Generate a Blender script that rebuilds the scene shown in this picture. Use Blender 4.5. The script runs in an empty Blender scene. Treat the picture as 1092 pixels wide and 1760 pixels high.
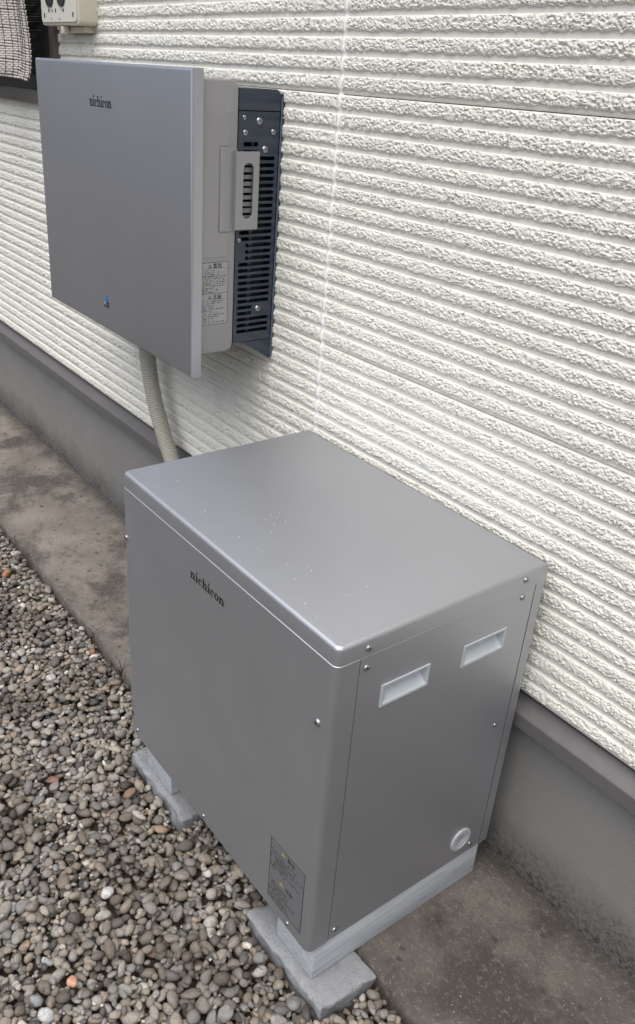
import bpy, bmesh, math, random
import numpy as np
from mathutils import Matrix, Vector

random.seed(7)
rng = np.random.default_rng(11)
S = bpy.context.scene
COL = S.collection

# ------------------------------------------------------------------ camera, sky, sun, exposure
cd = bpy.data.cameras.new('camera')
cam = bpy.data.objects.new('camera', cd)
COL.objects.link(cam)
right = Vector((0.58548, 0.80874, 0.05619))
down = Vector((0.39529, -0.22428, -0.89075))
fwd = Vector((-0.70778, 0.54373, -0.45100))
cam.matrix_world = Matrix(((right.x, -down.x, -fwd.x, 1.29345),
                           (right.y, -down.y, -fwd.y, -1.05056),
                           (right.z, -down.z, -fwd.z, 1.34461),
                           (0, 0, 0, 1)))
cd.sensor_fit = 'VERTICAL'
cd.sensor_height = 36.0
cd.lens = 1449.43 / 1760 * 36
cd.shift_x = (546 - 496.15) / 1760
cd.shift_y = (860.54 - 880) / 1760
cd.clip_start = 0.02
cd.clip_end = 300
S.camera = cam

SUN_EL, SUN_AZ = math.radians(68), math.radians(155)   # azimuth clockwise from +y (into the wall)
w = bpy.data.worlds.new('World')
S.world = w
w.use_nodes = True
nt = w.node_tree
nt.nodes.clear()
sky = nt.nodes.new('ShaderNodeTexSky')
sky.sky_type = 'NISHITA'
sky.sun_disc = False
sky.sun_elevation = SUN_EL
sky.sun_rotation = SUN_AZ
sky.dust_density = 4.0
sky.air_density = 1.0
hsv = nt.nodes.new('ShaderNodeHueSaturation')
hsv.inputs['Saturation'].default_value = 0.75            # cloud cover greys the sky
bg = nt.nodes.new('ShaderNodeBackground')
bg.inputs['Strength'].default_value = 0.08
wo = nt.nodes.new('ShaderNodeOutputWorld')
nt.links.new(sky.outputs[0], hsv.inputs['Color'])
nt.links.new(hsv.outputs[0], bg.inputs['Color'])
nt.links.new(bg.outputs[0], wo.inputs['Surface'])

sd = bpy.data.lights.new('sun', 'SUN')
sun = bpy.data.objects.new('sun', sd)
COL.objects.link(sun)
sd.energy = 1.5
sd.angle = math.radians(80)
sd.color = (1.0, 0.97, 0.93)
sdir = Vector((math.sin(SUN_AZ) * math.cos(SUN_EL), math.cos(SUN_AZ) * math.cos(SUN_EL), math.sin(SUN_EL)))
sun.rotation_euler = sdir.to_track_quat('Z', 'Y').to_euler()
sun.location = (0, -3, 5)

S.view_settings.view_transform = 'Standard'
S.view_settings.look = 'None'
S.view_settings.exposure = 0.98
S.view_settings.gamma = 1
S.view_settings.use_curve_mapping = False

# ------------------------------------------------------------------ helpers
def tag(o, label=None, cat=None, group=None, kind=None):
    if label: o['label'] = label
    if cat: o['category'] = cat
    if group: o['group'] = group
    if kind: o['kind'] = kind
    return o

def link(name, me, mat=None, parent=None):
    o = bpy.data.objects.new(name, me)
    COL.objects.link(o)
    if mat is not None and len(me.materials) == 0:
        for m in (mat if isinstance(mat, (list, tuple)) else [mat]):
            me.materials.append(m)
    if parent is not None: o.parent = parent
    return o

def empty(name, label, cat, loc=(0, 0, 0), group=None):
    o = bpy.data.objects.new(name, None)
    o.empty_display_size = 0.05
    COL.objects.link(o)
    o.location = loc
    return tag(o, label, cat, group)

def child(o, parent):
    """parent o (built in world coordinates) keeping its place"""
    o.parent = parent
    L = parent.location.copy()
    p = parent.parent
    while p is not None:
        L += p.location; p = p.parent
    if o.data.users == 1 and o.type == 'MESH' and o.location.length == 0:
        o.data.transform(Matrix.Translation(-L))
    else:
        o.location = o.location - L
    return o

def from_bm(name, bm, mat, parent=None, smooth=False):
    me = bpy.data.meshes.new(name)
    bmesh.ops.recalc_face_normals(bm, faces=bm.faces)
    bm.to_mesh(me); bm.free()
    if smooth:
        me.polygons.foreach_set('use_smooth', [True] * len(me.polygons))
        me.set_sharp_from_angle(angle=math.radians(40))
    o = link(name, me, mat)
    if parent is not None: child(o, parent)
    return o

def bm_box(bm, x0, x1, y0, y1, z0, z1):
    r = bmesh.ops.create_cube(bm, size=1)
    bmesh.ops.scale(bm, vec=(x1 - x0, y1 - y0, z1 - z0), verts=r['verts'])
    bmesh.ops.translate(bm, vec=((x0 + x1) / 2, (y0 + y1) / 2, (z0 + z1) / 2), verts=r['verts'])
    return r['verts']

def box(name, x0, x1, y0, y1, z0, z1, mat, parent=None, bev=0.0, seg=2, sel=None):
    bm = bmesh.new()
    bm_box(bm, x0, x1, y0, y1, z0, z1)
    if bev:
        es = [e for e in bm.edges if sel is None or sel(e.verts[0].co, e.verts[1].co)]
        bmesh.ops.bevel(bm, geom=es, offset=bev, segments=seg, profile=0.5, affect='EDGES', clamp_overlap=True)
    return from_bm(name, bm, mat, parent, smooth=bool(bev))

def np_mesh(name, V, F, mat, parent=None, smooth=True, attrs=None):
    """V (n,3), F (m,k) arrays -> object"""
    V = np.asarray(V, np.float32); F = np.asarray(F, np.int32)
    me = bpy.data.meshes.new(name)
    me.vertices.add(len(V)); me.vertices.foreach_set('co', V.ravel())
    k = F.shape[1]
    me.loops.add(F.size); me.loops.foreach_set('vertex_index', F.ravel())
    me.polygons.add(len(F))
    me.polygons.foreach_set('loop_start', np.arange(0, F.size, k, dtype=np.int32))
    me.polygons.foreach_set('loop_total', np.full(len(F), k, np.int32))
    me.polygons.foreach_set('use_smooth', np.full(len(F), smooth))
    if attrs:
        for an, av in attrs.items():
            a = me.attributes.new(an, 'FLOAT', 'POINT'); a.data.foreach_set('value', np.asarray(av, np.float32))
    me.update(calc_edges=True); me.validate()
    o = link(name, me, mat)
    if parent is not None: child(o, parent)
    return o

def rrect(a0, a1, b0, b1, r, n=5):
    """rounded rectangle outline"""
    r = min(r, (a1 - a0) / 2 - 1e-6, (b1 - b0) / 2 - 1e-6)
    pts = []
    for cx, cy, t0 in ((a1 - r, b0 + r, -90), (a1 - r, b1 - r, 0), (a0 + r, b1 - r, 90), (a0 + r, b0 + r, 180)):
        for i in range(n + 1):
            t = math.radians(t0 + 90 * i / n)
            pts.append((cx + r * math.cos(t), cy + r * math.sin(t)))
    return pts

def plate(name, outer, holes, thick, M, mat, parent=None, bev=0.0):
    """flat sheet with real holes; outlines in 2D, M maps (a,b,depth) to the world. depth 0 = front, -thick = back"""
    cu = bpy.data.curves.new(name, 'CURVE')
    cu.dimensions = '2D'; cu.fill_mode = 'BOTH'
    cu.extrude = thick / 2 - bev; cu.bevel_depth = bev; cu.bevel_resolution = 1; cu.offset = -bev
    for pts in [outer] + holes:
        sp = cu.splines.new('POLY'); sp.points.add(len(pts) - 1)
        for p, q in zip(sp.points, pts): p.co = (q[0], q[1], 0, 1)
        sp.use_cyclic_u = True
    o = bpy.data.objects.new('tmp', cu); COL.objects.link(o)
    dg = bpy.context.evaluated_depsgraph_get(); dg.update()
    me = bpy.data.meshes.new_from_object(o.evaluated_get(dg))
    bpy.data.objects.remove(o); bpy.data.curves.remove(cu)
    me.name = name
    me.transform(Matrix.Translation((0, 0, -thick / 2)))
    me.transform(M)
    if M.determinant() < 0: me.flip_normals()
    me.materials.clear()
    ob = link(name, me, mat)
    if parent is not None: child(ob, parent)
    return ob

def frame_x(x):   # (a,b,d) -> (x+d, a, b): sheet facing +x
    return Matrix(((0, 0, 1, x), (1, 0, 0, 0), (0, 1, 0, 0), (0, 0, 0, 1)))
def frame_y(y):   # (a,b,d) -> (a, y-d, b): sheet facing -y
    return Matrix(((1, 0, 0, 0), (0, 0, -1, y), (0, 1, 0, 0), (0, 0, 0, 1)))

# ------------------------------------------------------------------ numpy noise
def _h(ix, iy, seed):
    n = (ix.astype(np.int64) * 374761393 + iy.astype(np.int64) * 668265263 + seed * 1442695041) & 0xffffffff
    n = ((n ^ (n >> 13)) * 1274126177) & 0xffffffff
    n = ((n ^ (n >> 16)) * 2246822519) & 0xffffffff
    return ((n ^ (n >> 15)) & 0xffffff) / float(0xffffff)

def vnoise(x, y, seed=0):
    ix = np.floor(x); iy = np.floor(y); fx = x - ix; fy = y - iy
    fx = fx * fx * (3 - 2 * fx); fy = fy * fy * (3 - 2 * fy)
    a = _h(ix, iy, seed); b = _h(ix + 1, iy, seed); c = _h(ix, iy + 1, seed); d = _h(ix + 1, iy + 1, seed)
    return (a * (1 - fx) + b * fx) * (1 - fy) + (c * (1 - fx) + d * fx) * fy

def facets(x, y, seed):
    """broken-stone relief: every jittered cell is a tilted plane"""
    ix = np.floor(x); iy = np.floor(y)
    best = np.full(x.shape, 1e9); out = np.zeros(x.shape)
    for dx in (-1, 0, 1):
        for dy in (-1, 0, 1):
            cx = ix + dx; cy = iy + dy
            px = cx + _h(cx, cy, seed); py = cy + _h(cx, cy, seed + 1)
            d = (x - px) ** 2 + (y - py) ** 2
            hgt = _h(cx, cy, seed + 2) + (x - px) * (_h(cx, cy, seed + 3) - .5) * 1.5 + (y - py) * (_h(cx, cy, seed + 4) - .5) * 1.5
            m = d < best
            best = np.where(m, d, best); out = np.where(m, hgt, out)
    return out

# ------------------------------------------------------------------ materials
def mat(name, col, rough=0.6, metal=0.0, spec=0.5, coat=0.0):
    m = bpy.data.materials.new(name); m.use_nodes = True
    b = m.node_tree.nodes['Principled BSDF']
    b.inputs['Base Color'].default_value = (*col, 1); b.inputs['Roughness'].default_value = rough
    b.inputs['Metallic'].default_value = metal; b.inputs['Specular IOR Level'].default_value = spec
    b.inputs['Coat Weight'].default_value = coat; b.inputs['Coat Roughness'].default_value = 0.12
    return m

class N:
    """small node-graph helper"""
    def __init__(self, m):
        self.t = m.node_tree; self.b = self.t.nodes['Principled BSDF']
    def new(self, typ, **k):
        n = self.t.nodes.new(typ)
        for a, v in k.items(): setattr(n, a, v)
        return n
    def link(self, a, b): self.t.links.new(a, b)
    def pos(self, scale=(1, 1, 1), off=(0, 0, 0)):
        g = self.new('ShaderNodeNewGeometry'); mp = self.new('ShaderNodeMapping')
        mp.inputs['Scale'].default_value = scale; mp.inputs['Location'].default_value = off
        self.link(g.outputs['Position'], mp.inputs['Vector']); return mp.outputs[0]
    def noise(self, vec, scale, detail=4, rough=0.55, dist=0.0):
        n = self.new('ShaderNodeTexNoise'); n.inputs['Scale'].default_value = scale
        n.inputs['Detail'].default_value = detail; n.inputs['Roughness'].default_value = rough
        n.inputs['Distortion'].default_value = dist
        self.link(vec, n.inputs['Vector']); return n.outputs['Fac']
    def ramp(self, fac, stops, interp='LINEAR'):
        r = self.new('ShaderNodeValToRGB'); r.color_ramp.interpolation = interp
        e = r.color_ramp.elements
        while len(e) < len(stops): e.new(0.5)
        for el, (p, c) in zip(e, stops):
            el.position = p; el.color = (c, c, c, 1) if not isinstance(c, tuple) else (*c, 1)
        self.link(fac, r.inputs['Fac']); return r.outputs['Color']
    def mix(self, fac, a, b, blend='MIX'):
        n = self.new('ShaderNodeMix', data_type='RGBA', blend_type=blend)
        for sock, v in ((n.inputs['Factor'], fac), (n.inputs[6], a), (n.inputs[7], b)):
            if isinstance(v, (int, float)): sock.default_value = v
            elif isinstance(v, tuple): sock.default_value = (*v, 1)
            else: self.link(v, sock)
        return n.outputs[2]
    def math(self, op, a, b=0.0, clamp=False):
        n = self.new('ShaderNodeMath', operation=op, use_clamp=clamp)
        for sock, v in ((n.inputs[0], a), (n.inputs[1], b)):
            if isinstance(v, (int, float)): sock.default_value = v
            else: self.link(v, sock)
        return n.outputs[0]
    def maprange(self, v, a, b, c=0.0, d=1.0):
        n = self.new('ShaderNodeMapRange'); self.link(v, n.inputs[0])
        for i, x in enumerate((a, b, c, d)): n.inputs[i + 1].default_value = x
        return n.outputs[0]
    def sep(self, vec):
        n = self.new('ShaderNodeSeparateXYZ'); self.link(vec, n.inputs[0]); return n.outputs
    def bump(self, h, strength, dist):
        n = self.new('ShaderNodeBump'); n.inputs['Strength'].default_value = strength; n.inputs['Distance'].default_value = dist
        self.link(h, n.inputs['Height']); self.link(n.outputs[0], self.b.inputs['Normal'])
    def color(self, c): self.link(c, self.b.inputs['Base Color'])
    def roughness(self, c): self.link(c, self.b.inputs['Roughness'])

# siding: painted fibre cement
M_siding = mat('siding_paint', (.74, .735, .70), .62, spec=.35)
n = N(M_siding); P = n.pos()
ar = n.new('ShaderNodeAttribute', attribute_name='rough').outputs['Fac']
f1 = n.noise(P, 900, 3); f2 = n.noise(P, 5, 4); f3 = n.noise(n.pos((1, 1, .15)), 14, 4)
c = n.mix(n.ramp(f2, [(.3, 0.0), (.7, 1.0)]), (.795, .780, .715), (.755, .740, .675))
c = n.mix(n.math('MULTIPLY', n.ramp(f3, [(.5, 0.0), (.8, 1.0)]), .25), c, (.60, .59, .54))
c = n.mix(n.math('MULTIPLY', n.ramp(n.noise(P, 420, 2), [(.64, 0.0), (.74, 1.0)]), .5), c, (.42, .42, .39))
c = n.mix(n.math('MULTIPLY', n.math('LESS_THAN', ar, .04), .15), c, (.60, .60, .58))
n.color(c)
vo = n.new('ShaderNodeTexVoronoi', feature='F1'); vo.inputs['Scale'].default_value = 330; n.link(n.pos((.8, .3, 1)), vo.inputs['Vector'])
chip = n.math('MULTIPLY', n.math('ADD', n.math('MULTIPLY', vo.outputs['Distance'], 1.4), n.math('MULTIPLY', n.noise(P, 260, 5, .7), 2.2)), ar)
n.bump(n.math('ADD', n.math('ADD', n.math('MULTIPLY', f1, .35), n.math('MULTIPLY', n.noise(P, 330, 3), .35)), chip), .5, .0013)
M_caulk = mat('white_sealant', (.85, .85, .83), .55, spec=.3)

M_flash = mat('drip_flashing_paint', (.115, .105, .11), .5, spec=.4)
n = N(M_flash); n.color(n.mix(n.noise(n.pos(), 30, 5), (.102, .097, .098), (.138, .131, .132)))

# foundation: trowelled mortar with dirt splashed along its foot
M_found = mat('foundation_mortar', (.2, .2, .19), .9, spec=.2)
n = N(M_found); P = n.pos(); xyz = n.sep(P)
base = n.mix(n.noise(P, 6, 5), (.20, .198, .190), (.27, .265, .255))
base = n.mix(n.math('MULTIPLY', n.noise(P, 260, 3), .35), base, (.14, .14, .135))
edge = n.math('ADD', xyz[2], n.math('MULTIPLY', n.math('SUBTRACT', n.noise(P, 7, 6, .7), .5), .16))
dirt = n.maprange(edge, .13, .005)
spk = n.ramp(n.noise(P, 150, 5, .75), [(.42, 0.0), (.62, 1.0)])
dirt = n.math('MULTIPLY', dirt, n.math('ADD', n.math('MULTIPLY', spk, .55), .45), True)
base = n.mix(dirt, base, (.035, .033, .030))
n.color(base); n.bump(n.math('ADD', n.noise(P, 300, 4), n.noise(P, 60, 4)), .4, .002)

# apron: old stained concrete
M_apron = mat('old_concrete', (.2, .18, .16), .85, spec=.25)
n = N(M_apron); P = n.pos(); xyz = n.sep(P)
base = n.mix(n.ramp(n.noise(P, 5.0, 6, .62), [(.33, 0.0), (.68, 1.0)]), (.185, .165, .145), (.345, .312, .272))
dark_right = n.math('MULTIPLY', n.maprange(n.math('ADD', xyz[0], n.math('MULTIPLY', n.math('SUBTRACT', n.noise(P, 3.5, 6, .65), .5), 1.3)), -.05, .75), .62)  # broad darkening towards the right end, broken up by noise
base = n.mix(dark_right, base, (.105, .090, .080))
big = n.ramp(n.noise(n.pos((1, 1, 1), (3.1, 1.7, 0)), 4.2, 8, .72, .15), [(.48, 0.0), (.60, 1.0)])
base = n.mix(n.math('MULTIPLY', big, .85), base, (.058, .050, .044))
base = n.mix(n.math('MULTIPLY', n.ramp(n.noise(n.pos((1, 1, 1), (9, 4, 0)), 11, 7, .7), [(.55, 0.0), (.72, 1.0)]), .75), base, (.062, .055, .047))
# the foot of the wall and the gravel side stay damp and dirty
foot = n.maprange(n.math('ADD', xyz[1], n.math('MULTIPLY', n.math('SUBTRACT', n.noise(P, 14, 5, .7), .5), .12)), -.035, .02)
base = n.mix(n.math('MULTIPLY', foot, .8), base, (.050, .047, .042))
lip = n.maprange(n.math('ADD', xyz[1], n.math('MULTIPLY', n.math('SUBTRACT', n.noise(P, 18, 5, .7), .5), .09)), -.29, -.345)
base = n.mix(n.math('MULTIPLY', lip, .6), base, (.075, .066, .056))
# fine sand, pale lime specks, round dark moss spots, a chalky spill
base = n.mix(n.math('MULTIPLY', n.noise(P, 500, 3, .7), .5), base, (.10, .09, .08))
base = n.mix(n.math('MULTIPLY', n.ramp(n.noise(P, 170, 2), [(.685, 0.0), (.72, 1.0)]), .7), base, (.42, .40, .37))
v = n.new('ShaderNodeTexVoronoi'); v.inputs['Scale'].default_value = 26; v.inputs['Randomness'].default_value = 1.0
n.link(n.pos((1, 1.25, 1)), v.inputs['Vector'])
spot = n.ramp(v.outputs['Distance'], [(.13, 1.0), (.2, 0.0)])
pick = n.ramp(n.sep(v.outputs['Color'])[0], [(.5, 0.0), (.56, 1.0)])
base = n.mix(n.math('MULTIPLY', n.math('MULTIPLY', spot, pick), .75), base, (.062, .055, .045))
scr = n.ramp(n.noise(n.pos((1, 6, 1), (5, 2, 0)), 22, 5, .7), [(.66, 0.0), (.74, 1.0)])
base = n.mix(n.math('MULTIPLY', scr, .45), base, (.40, .385, .36))
dv = n.new('ShaderNodeVectorMath', operation='DISTANCE'); n.link(P, dv.inputs[0]); dv.inputs[1].default_value = (-.30, -.235, 0)
spill = n.maprange(n.math('ADD', dv.outputs['Value'], n.math('MULTIPLY', n.math('SUBTRACT', n.noise(P, 30, 5, .7), .5), .11)), .055, .03)
base = n.mix(n.math('MULTIPLY', spill, .8), base, (.40, .44, .49))
n.color(base)
pore = n.ramp(n.noise(P, 120, 6, .8), [(.55, 0.0), (.66, 1.0)])
base = n.mix(n.math('MULTIPLY', pore, .45), base, (.055, .049, .043))
base = n.mix(n.math('MULTIPLY', n.ramp(n.noise(n.pos((1, 1, 1), (7, 7, 0)), 95, 6, .8), [(.54, 0.0), (.66, 1.0)]), .4), base, (.40, .37, .33))
n.color(base)
n.bump(n.math('ADD', n.noise(P, 380, 4, .7), n.math('MULTIPLY', n.noise(P, 60, 7, .75), 2.5)), .8, .003)

M_soil = mat('damp_soil', (.05, .04, .03), .95, spec=.15)
n = N(M_soil); P = n.pos()
vs = n.new('ShaderNodeTexVoronoi'); vs.inputs['Scale'].default_value = 52; n.link(P, vs.inputs['Vector'])
yard = n.mix(n.ramp(vs.outputs['Distance'], [(.25, 0.0), (.75, 1.0)]), n.mix(n.sep(vs.outputs['Color'])[0], (.12, .113, .104), (.34, .325, .30)), (.05, .044, .038))
c = n.mix(n.noise(P, 60, 6, .7), (.030, .024, .019), (.085, .068, .052))
sp = n.sep(P)
nearx = n.math('MULTIPLY', n.math('GREATER_THAN', sp[0], -2.25), n.math('LESS_THAN', sp[0], 1.45)); near = n.math('MULTIPLY', nearx, n.math('GREATER_THAN', sp[1], -1.5))
n.color(n.mix(near, yard, c)); n.bump(n.noise(P, 150, 6, .7), .8, .006)

# pebbles: tone carried per stone, veins and dust in the shader
M_peb = mat('river_pebble', (.25, .24, .22), .62, spec=.35)
n = N(M_peb); P = n.pos()
at = n.new('ShaderNodeAttribute', attribute_name='tone'); ah = n.new('ShaderNodeAttribute', attribute_name='hue')
grey = n.ramp(at.outputs['Fac'], [(0.0, (.035, .034, .034)), (.12, (.068, .062, .058)), (.38, (.190, .174, .158)), (.72, (.315, .292, .267)), (.95, (.42, .40, .37)), (1.0, (.60, .59, .56))])
warm = n.ramp(ah.outputs['Fac'], [(0.0, (.80, .95, 1.10)), (.25, (.96, 1.0, 1.03)), (.6, (1.03, .99, .92)), (.88, (1.10, .98, .84)), (.97, (1.28, .90, .68)), (1.0, (1.4, .76, .54))])
c = n.mix(1.0, grey, warm, 'MULTIPLY')
c = n.mix(n.math('MULTIPLY', n.ramp(n.noise(P, 130, 5, .65, .5), [(.42, 0.0), (.66, 1.0)]), .45), c, (.085, .075, .062))
c = n.mix(n.math('MULTIPLY', n.ramp(n.noise(P, 420, 3, .7), [(.55, 0.0), (.7, 1.0)]), .35), c, (.40, .38, .35))
# mud patches spread over the bed
mud = n.ramp(n.noise(n.pos((1, 1, .2)), 4.4, 5, .6), [(.47, 0.0), (.64, 1.0)])
for mp_, mr in (((-.30, -.60, -.02), .085), ((.06, -.76, -.02), .12), ((-.30, -.40, -.02), .06)):
    dm = n.new('ShaderNodeVectorMath', operation='DISTANCE'); n.link(P, dm.inputs[0]); dm.inputs[1].default_value = mp_
    pm = n.maprange(n.math('ADD', dm.outputs['Value'], n.math('MULTIPLY', n.math('SUBTRACT', n.noise(P, 22, 5, .7), .5), .14)), mr, mr * .35)
    mud = n.math('MAXIMUM', mud, pm)
c = n.mix(n.math('MULTIPLY', mud, .62), c, (.060, .048, .039))
n.color(c); n.bump(n.math('ADD', n.noise(P, 700, 4, .7), n.math('MULTIPLY', n.noise(P, 170, 4, .6), 2.2)), .6, .0012)
n.roughness(n.maprange(n.noise(P, 90, 3), .35, .65, .45, .8))

def paint(name, col, metal, rough, speck=.0):
    m = mat(name, col, rough, metal, .5)
    n = N(m); P = n.pos()
    c = n.mix(n.noise(P, 3, 3), tuple(x * .95 for x in col), tuple(min(1, x * 1.05) for x in col))
    c = n.mix(n.math('MULTIPLY', n.ramp(n.noise(n.pos((1, 1, .06)), 60, 4, .6), [(.62, 0.0), (.8, 1.0)]), .10), c, (.5, .5, .48))
    c = n.mix(n.math('MULTIPLY', n.ramp(n.noise(P, 260, 2), [(.72, 0.0), (.76, 1.0)]), .35 * speck), c, (.6, .6, .6))
    n.color(c)
    n.roughness(n.maprange(n.noise(P, 9, 4), .3, .7, rough - .012, rough + .018))
    n.bump(n.noise(P, 2200, 2), .06, .0004)
    return m
M_cab = paint('silver_cabinet_paint', (.505, .520, .548), .92, .51, 1)
M_plate = paint('blue_grey_cover_paint', (.455, .468, .505), .90, .43, 1)
M_mid = paint('warm_grey_paint', (.31, .308, .313), .4, .42)
M_navy = mat('navy_sheet_paint', (.017, .030, .050), .32, .1, .5, .5)
n = N(M_navy); n.bump(n.noise(n.pos(), 1500, 2), .05, .0004)
M_dark = mat('dark_interior', (.012, .013, .015), .7)
M_black = mat('black_print', (.010, .010, .012), .6)
M_ink = mat('grey_print', (.045, .045, .05), .7)
M_label = mat('label_film', (.31, .31, .31), .45)
M_labeldark = mat('label_film_dark', (.15, .15, .156), .45)
M_screw = mat('zinc_screw', (.40, .40, .42), .28, .9)
M_recess = mat('screw_recess', (.06, .06, .065), .5, .5)
M_pocket = mat('pale_handle_plastic', (.46, .50, .525), .45)
M_cap = mat('cable_cap_plastic', (.40, .42, .44), .5)
M_yel = mat('warning_yellow', (.60, .52, .04), .5)
M_blue = mat('badge_blue', (.02, .16, .42), .4)
M_navyink = mat('badge_navy', (.012, .012, .10), .4)
M_green = mat('badge_green', (.26, .34, .14), .4)
M_cond = mat('beige_conduit', (.43, .41, .355), .5, spec=.4)
M_bar_reflect = mat('vent_bar_reflection_grey', (.20, .195, .21), .45, .2)  # vent sheet bars with the handle's reflection put into the colour
M_edge = mat('blue_edge_film', (.085, .115, .16), .4)

M_beam = mat('grey_painted_timber', (.42, .45, .47), .7)
n = N(M_beam); tc = n.pos((22, 1.3, 22))
c = n.mix(n.ramp(n.noise(tc, 5, 5, .7, .4), [(.35, 0.0), (.65, 1.0)]), (.36, .385, .41), (.52, .55, .575))
c = n.mix(n.math('MULTIPLY', n.ramp(n.noise(n.pos((30, 2.5, 30)), 6, 4, .7), [(.64, 0.0), (.76, 1.0)]), .5), c, (.17, .17, .17))
n.color(c); n.bump(n.noise(tc, 9, 5), .4, .0015)

M_block = mat('grey_paving_concrete', (.35, .36, .37), .9, spec=.2)
n = N(M_block); P = n.pos()
c = n.mix(n.noise(P, 45, 5, .65), (.205, .213, .225), (.345, .355, .37))
c = n.mix(n.math('MULTIPLY', n.ramp(n.noise(P, 260, 3, .6), [(.6, 0.0), (.68, 1.0)]), .7), c, (.10, .10, .105))
c = n.mix(n.math('MULTIPLY', n.ramp(n.noise(P, 16, 5, .7), [(.56, 0.0), (.72, 1.0)]), .45), c, (.17, .155, .14))
n.color(c); n.bump(n.math('ADD', n.noise(P, 330, 4, .7), n.noise(P, 90, 3)), .7, .003)

M_frame = mat('dark_window_frame', (.018, .018, .022), .35)
M_trim = mat('brown_grey_trim', (.115, .103, .098), .5)
M_glass = mat('window_glass', (.02, .022, .025), .06, spec=.6)
M_slat = mat('woven_shade_strip', (.47, .42, .385), .8)
n = N(M_slat); n.color(n.mix(n.noise(n.pos((1, 1, 3)), 160, 3), (.43, .385, .355), (.62, .575, .54)))
M_cord = mat('dark_shade_cord', (.04, .035, .035), .8)
M_beige = mat('beige_outlet_plastic', (.58, .54, .44), .42)
M_beige2 = mat('pale_outlet_face', (.62, .60, .545), .42)
M_twig = mat('dry_stem', (.035, .026, .018), .9)

# ------------------------------------------------------------------ ground: soil sheet, apron slab, gravel bed
def grid_sheet(name, x0, x1, y0, y1, z, m):
    V = [(x0, y0, z), (x1, y0, z), (x1, y1, z), (x0, y1, z)]
    return np_mesh(name, V, [(0, 1, 2, 3)], m, smooth=False)
tag(grid_sheet('ground', -60, 60, -60, 1.2, -.040, M_soil), 'dark damp soil under the gravel', kind='structure')

def apron():
    xs = np.concatenate([np.arange(-9, -2.2, .2), np.arange(-2.2, 1.6, .012), np.arange(1.6, 6, .2)])
    pr = [(-.335, -.12), (-.3345, -.012), (-.330, -.003), (-.324, .0)] + [(y, 0) for y in np.arange(-.30, .02, .03)] + [(.026, 0)]
    X = np.repeat(xs[:, None], len(pr), 1); Y = np.array([p[0] for p in pr])[None] + 0 * X; Z = np.array([p[1] for p in pr])[None] + 0 * X
    edge = np.exp(-((Y + .334) / .02) ** 2)
    Y = Y + edge * (vnoise(X * 40, X * 0, 3) - .5) * .007 * (Z > -.1) + edge * (vnoise(X * 9, X * 0, 8) - .5) * .008
    Z = Z + (vnoise(X * 14, Y * 14, 5) - .5) * .0022 - edge * np.clip(vnoise(X * 30, Y * 10, 6) - .55, 0, 1) * .014
    nx, ny = X.shape
    I = np.arange(nx * ny).reshape(nx, ny)
    F = np.stack([I[:-1, :-1], I[1:, :-1], I[1:, 1:], I[:-1, 1:]], -1).reshape(-1, 4)
    return np_mesh('concrete_apron', np.stack([X, Y, Z], -1).reshape(-1, 3), F, M_apron)
tag(apron(), 'stained concrete apron along the foot of the wall', kind='structure')

# blocks of the feet are needed to keep stones out of them
BLOCKS = [(-.004, .226, -.449, -.342), (.470, .688, -.455, -.341)]

def icos(sub):
    bm = bmesh.new(); bmesh.ops.create_icosphere(bm, subdivisions=sub, radius=1)
    bm.verts.ensure_lookup_table()
    V = np.array([v.co[:] for v in bm.verts]); F = np.array([[v.index for v in f.verts] for f in bm.faces]); bm.free()
    return V, F
ICO = {k: icos(k) for k in (1, 2, 3)}

def stone_shape(k, seed, r3):
    """unit pebble: rounded, a little lumpy and faceted"""
    g = np.random.default_rng(seed)
    V, F = ICO[k]; V = V.copy()
    d = np.ones(len(V))
    for _ in range(4):                                  # shave flats off
        a = g.normal(size=3); a /= np.linalg.norm(a); c = g.uniform(.46, .84)
        s = V @ a
        d = np.where(s * d > c, d * (c + (s * d - c) * .35) / np.maximum(s * d, 1e-6), d)
    ph = g.uniform(0, 6, 6)
    d *= 1 + .07 * np.sin(3 * V[:, 0] + ph[0]) * np.cos(2.5 * V[:, 1] + ph[1]) + .05 * np.sin(4 * V[:, 2] + 3 * V[:, 0] + ph[2])
    return V * d[:, None] * r3

def rotmat(g, tilt):
    a = g.uniform(0, 2 * math.pi); t = g.normal(0, tilt); p = g.uniform(0, 2 * math.pi)
    Rz = np.array([[math.cos(a), -math.sin(a), 0], [math.sin(a), math.cos(a), 0], [0, 0, 1]])
    u = np.array([math.cos(p), math.sin(p), 0]); K = np.array([[0, -u[2], u[1]], [u[2], 0, -u[0]], [-u[1], u[0], 0]])
    return (np.eye(3) + math.sin(t) * K + (1 - math.cos(t)) * K @ K) @ Rz

X0, X1, Y0, Y1 = -2.3, 1.5, -1.55, -.3375
CELL = .0025
NX, NY = int((X1 - X0) / CELL), int((Y1 - Y0) / CELL)
HM = np.full((NX, NY), -.040, np.float32)
for bx0, bx1, by0, by1 in BLOCKS:
    HM[max(0, int((bx0 - .001 - X0) / CELL)):int((bx1 + .001 - X0) / CELL) + 1, max(0, int((by0 - .002 - Y0) / CELL)):int((by1 - Y0) / CELL) + 2] = .05

def in_view(x, y):
    return -1.5 < x < .95 and y > -1.08 + .0 and y > (-.72 - .40 * (x + .3) - .16)

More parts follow.
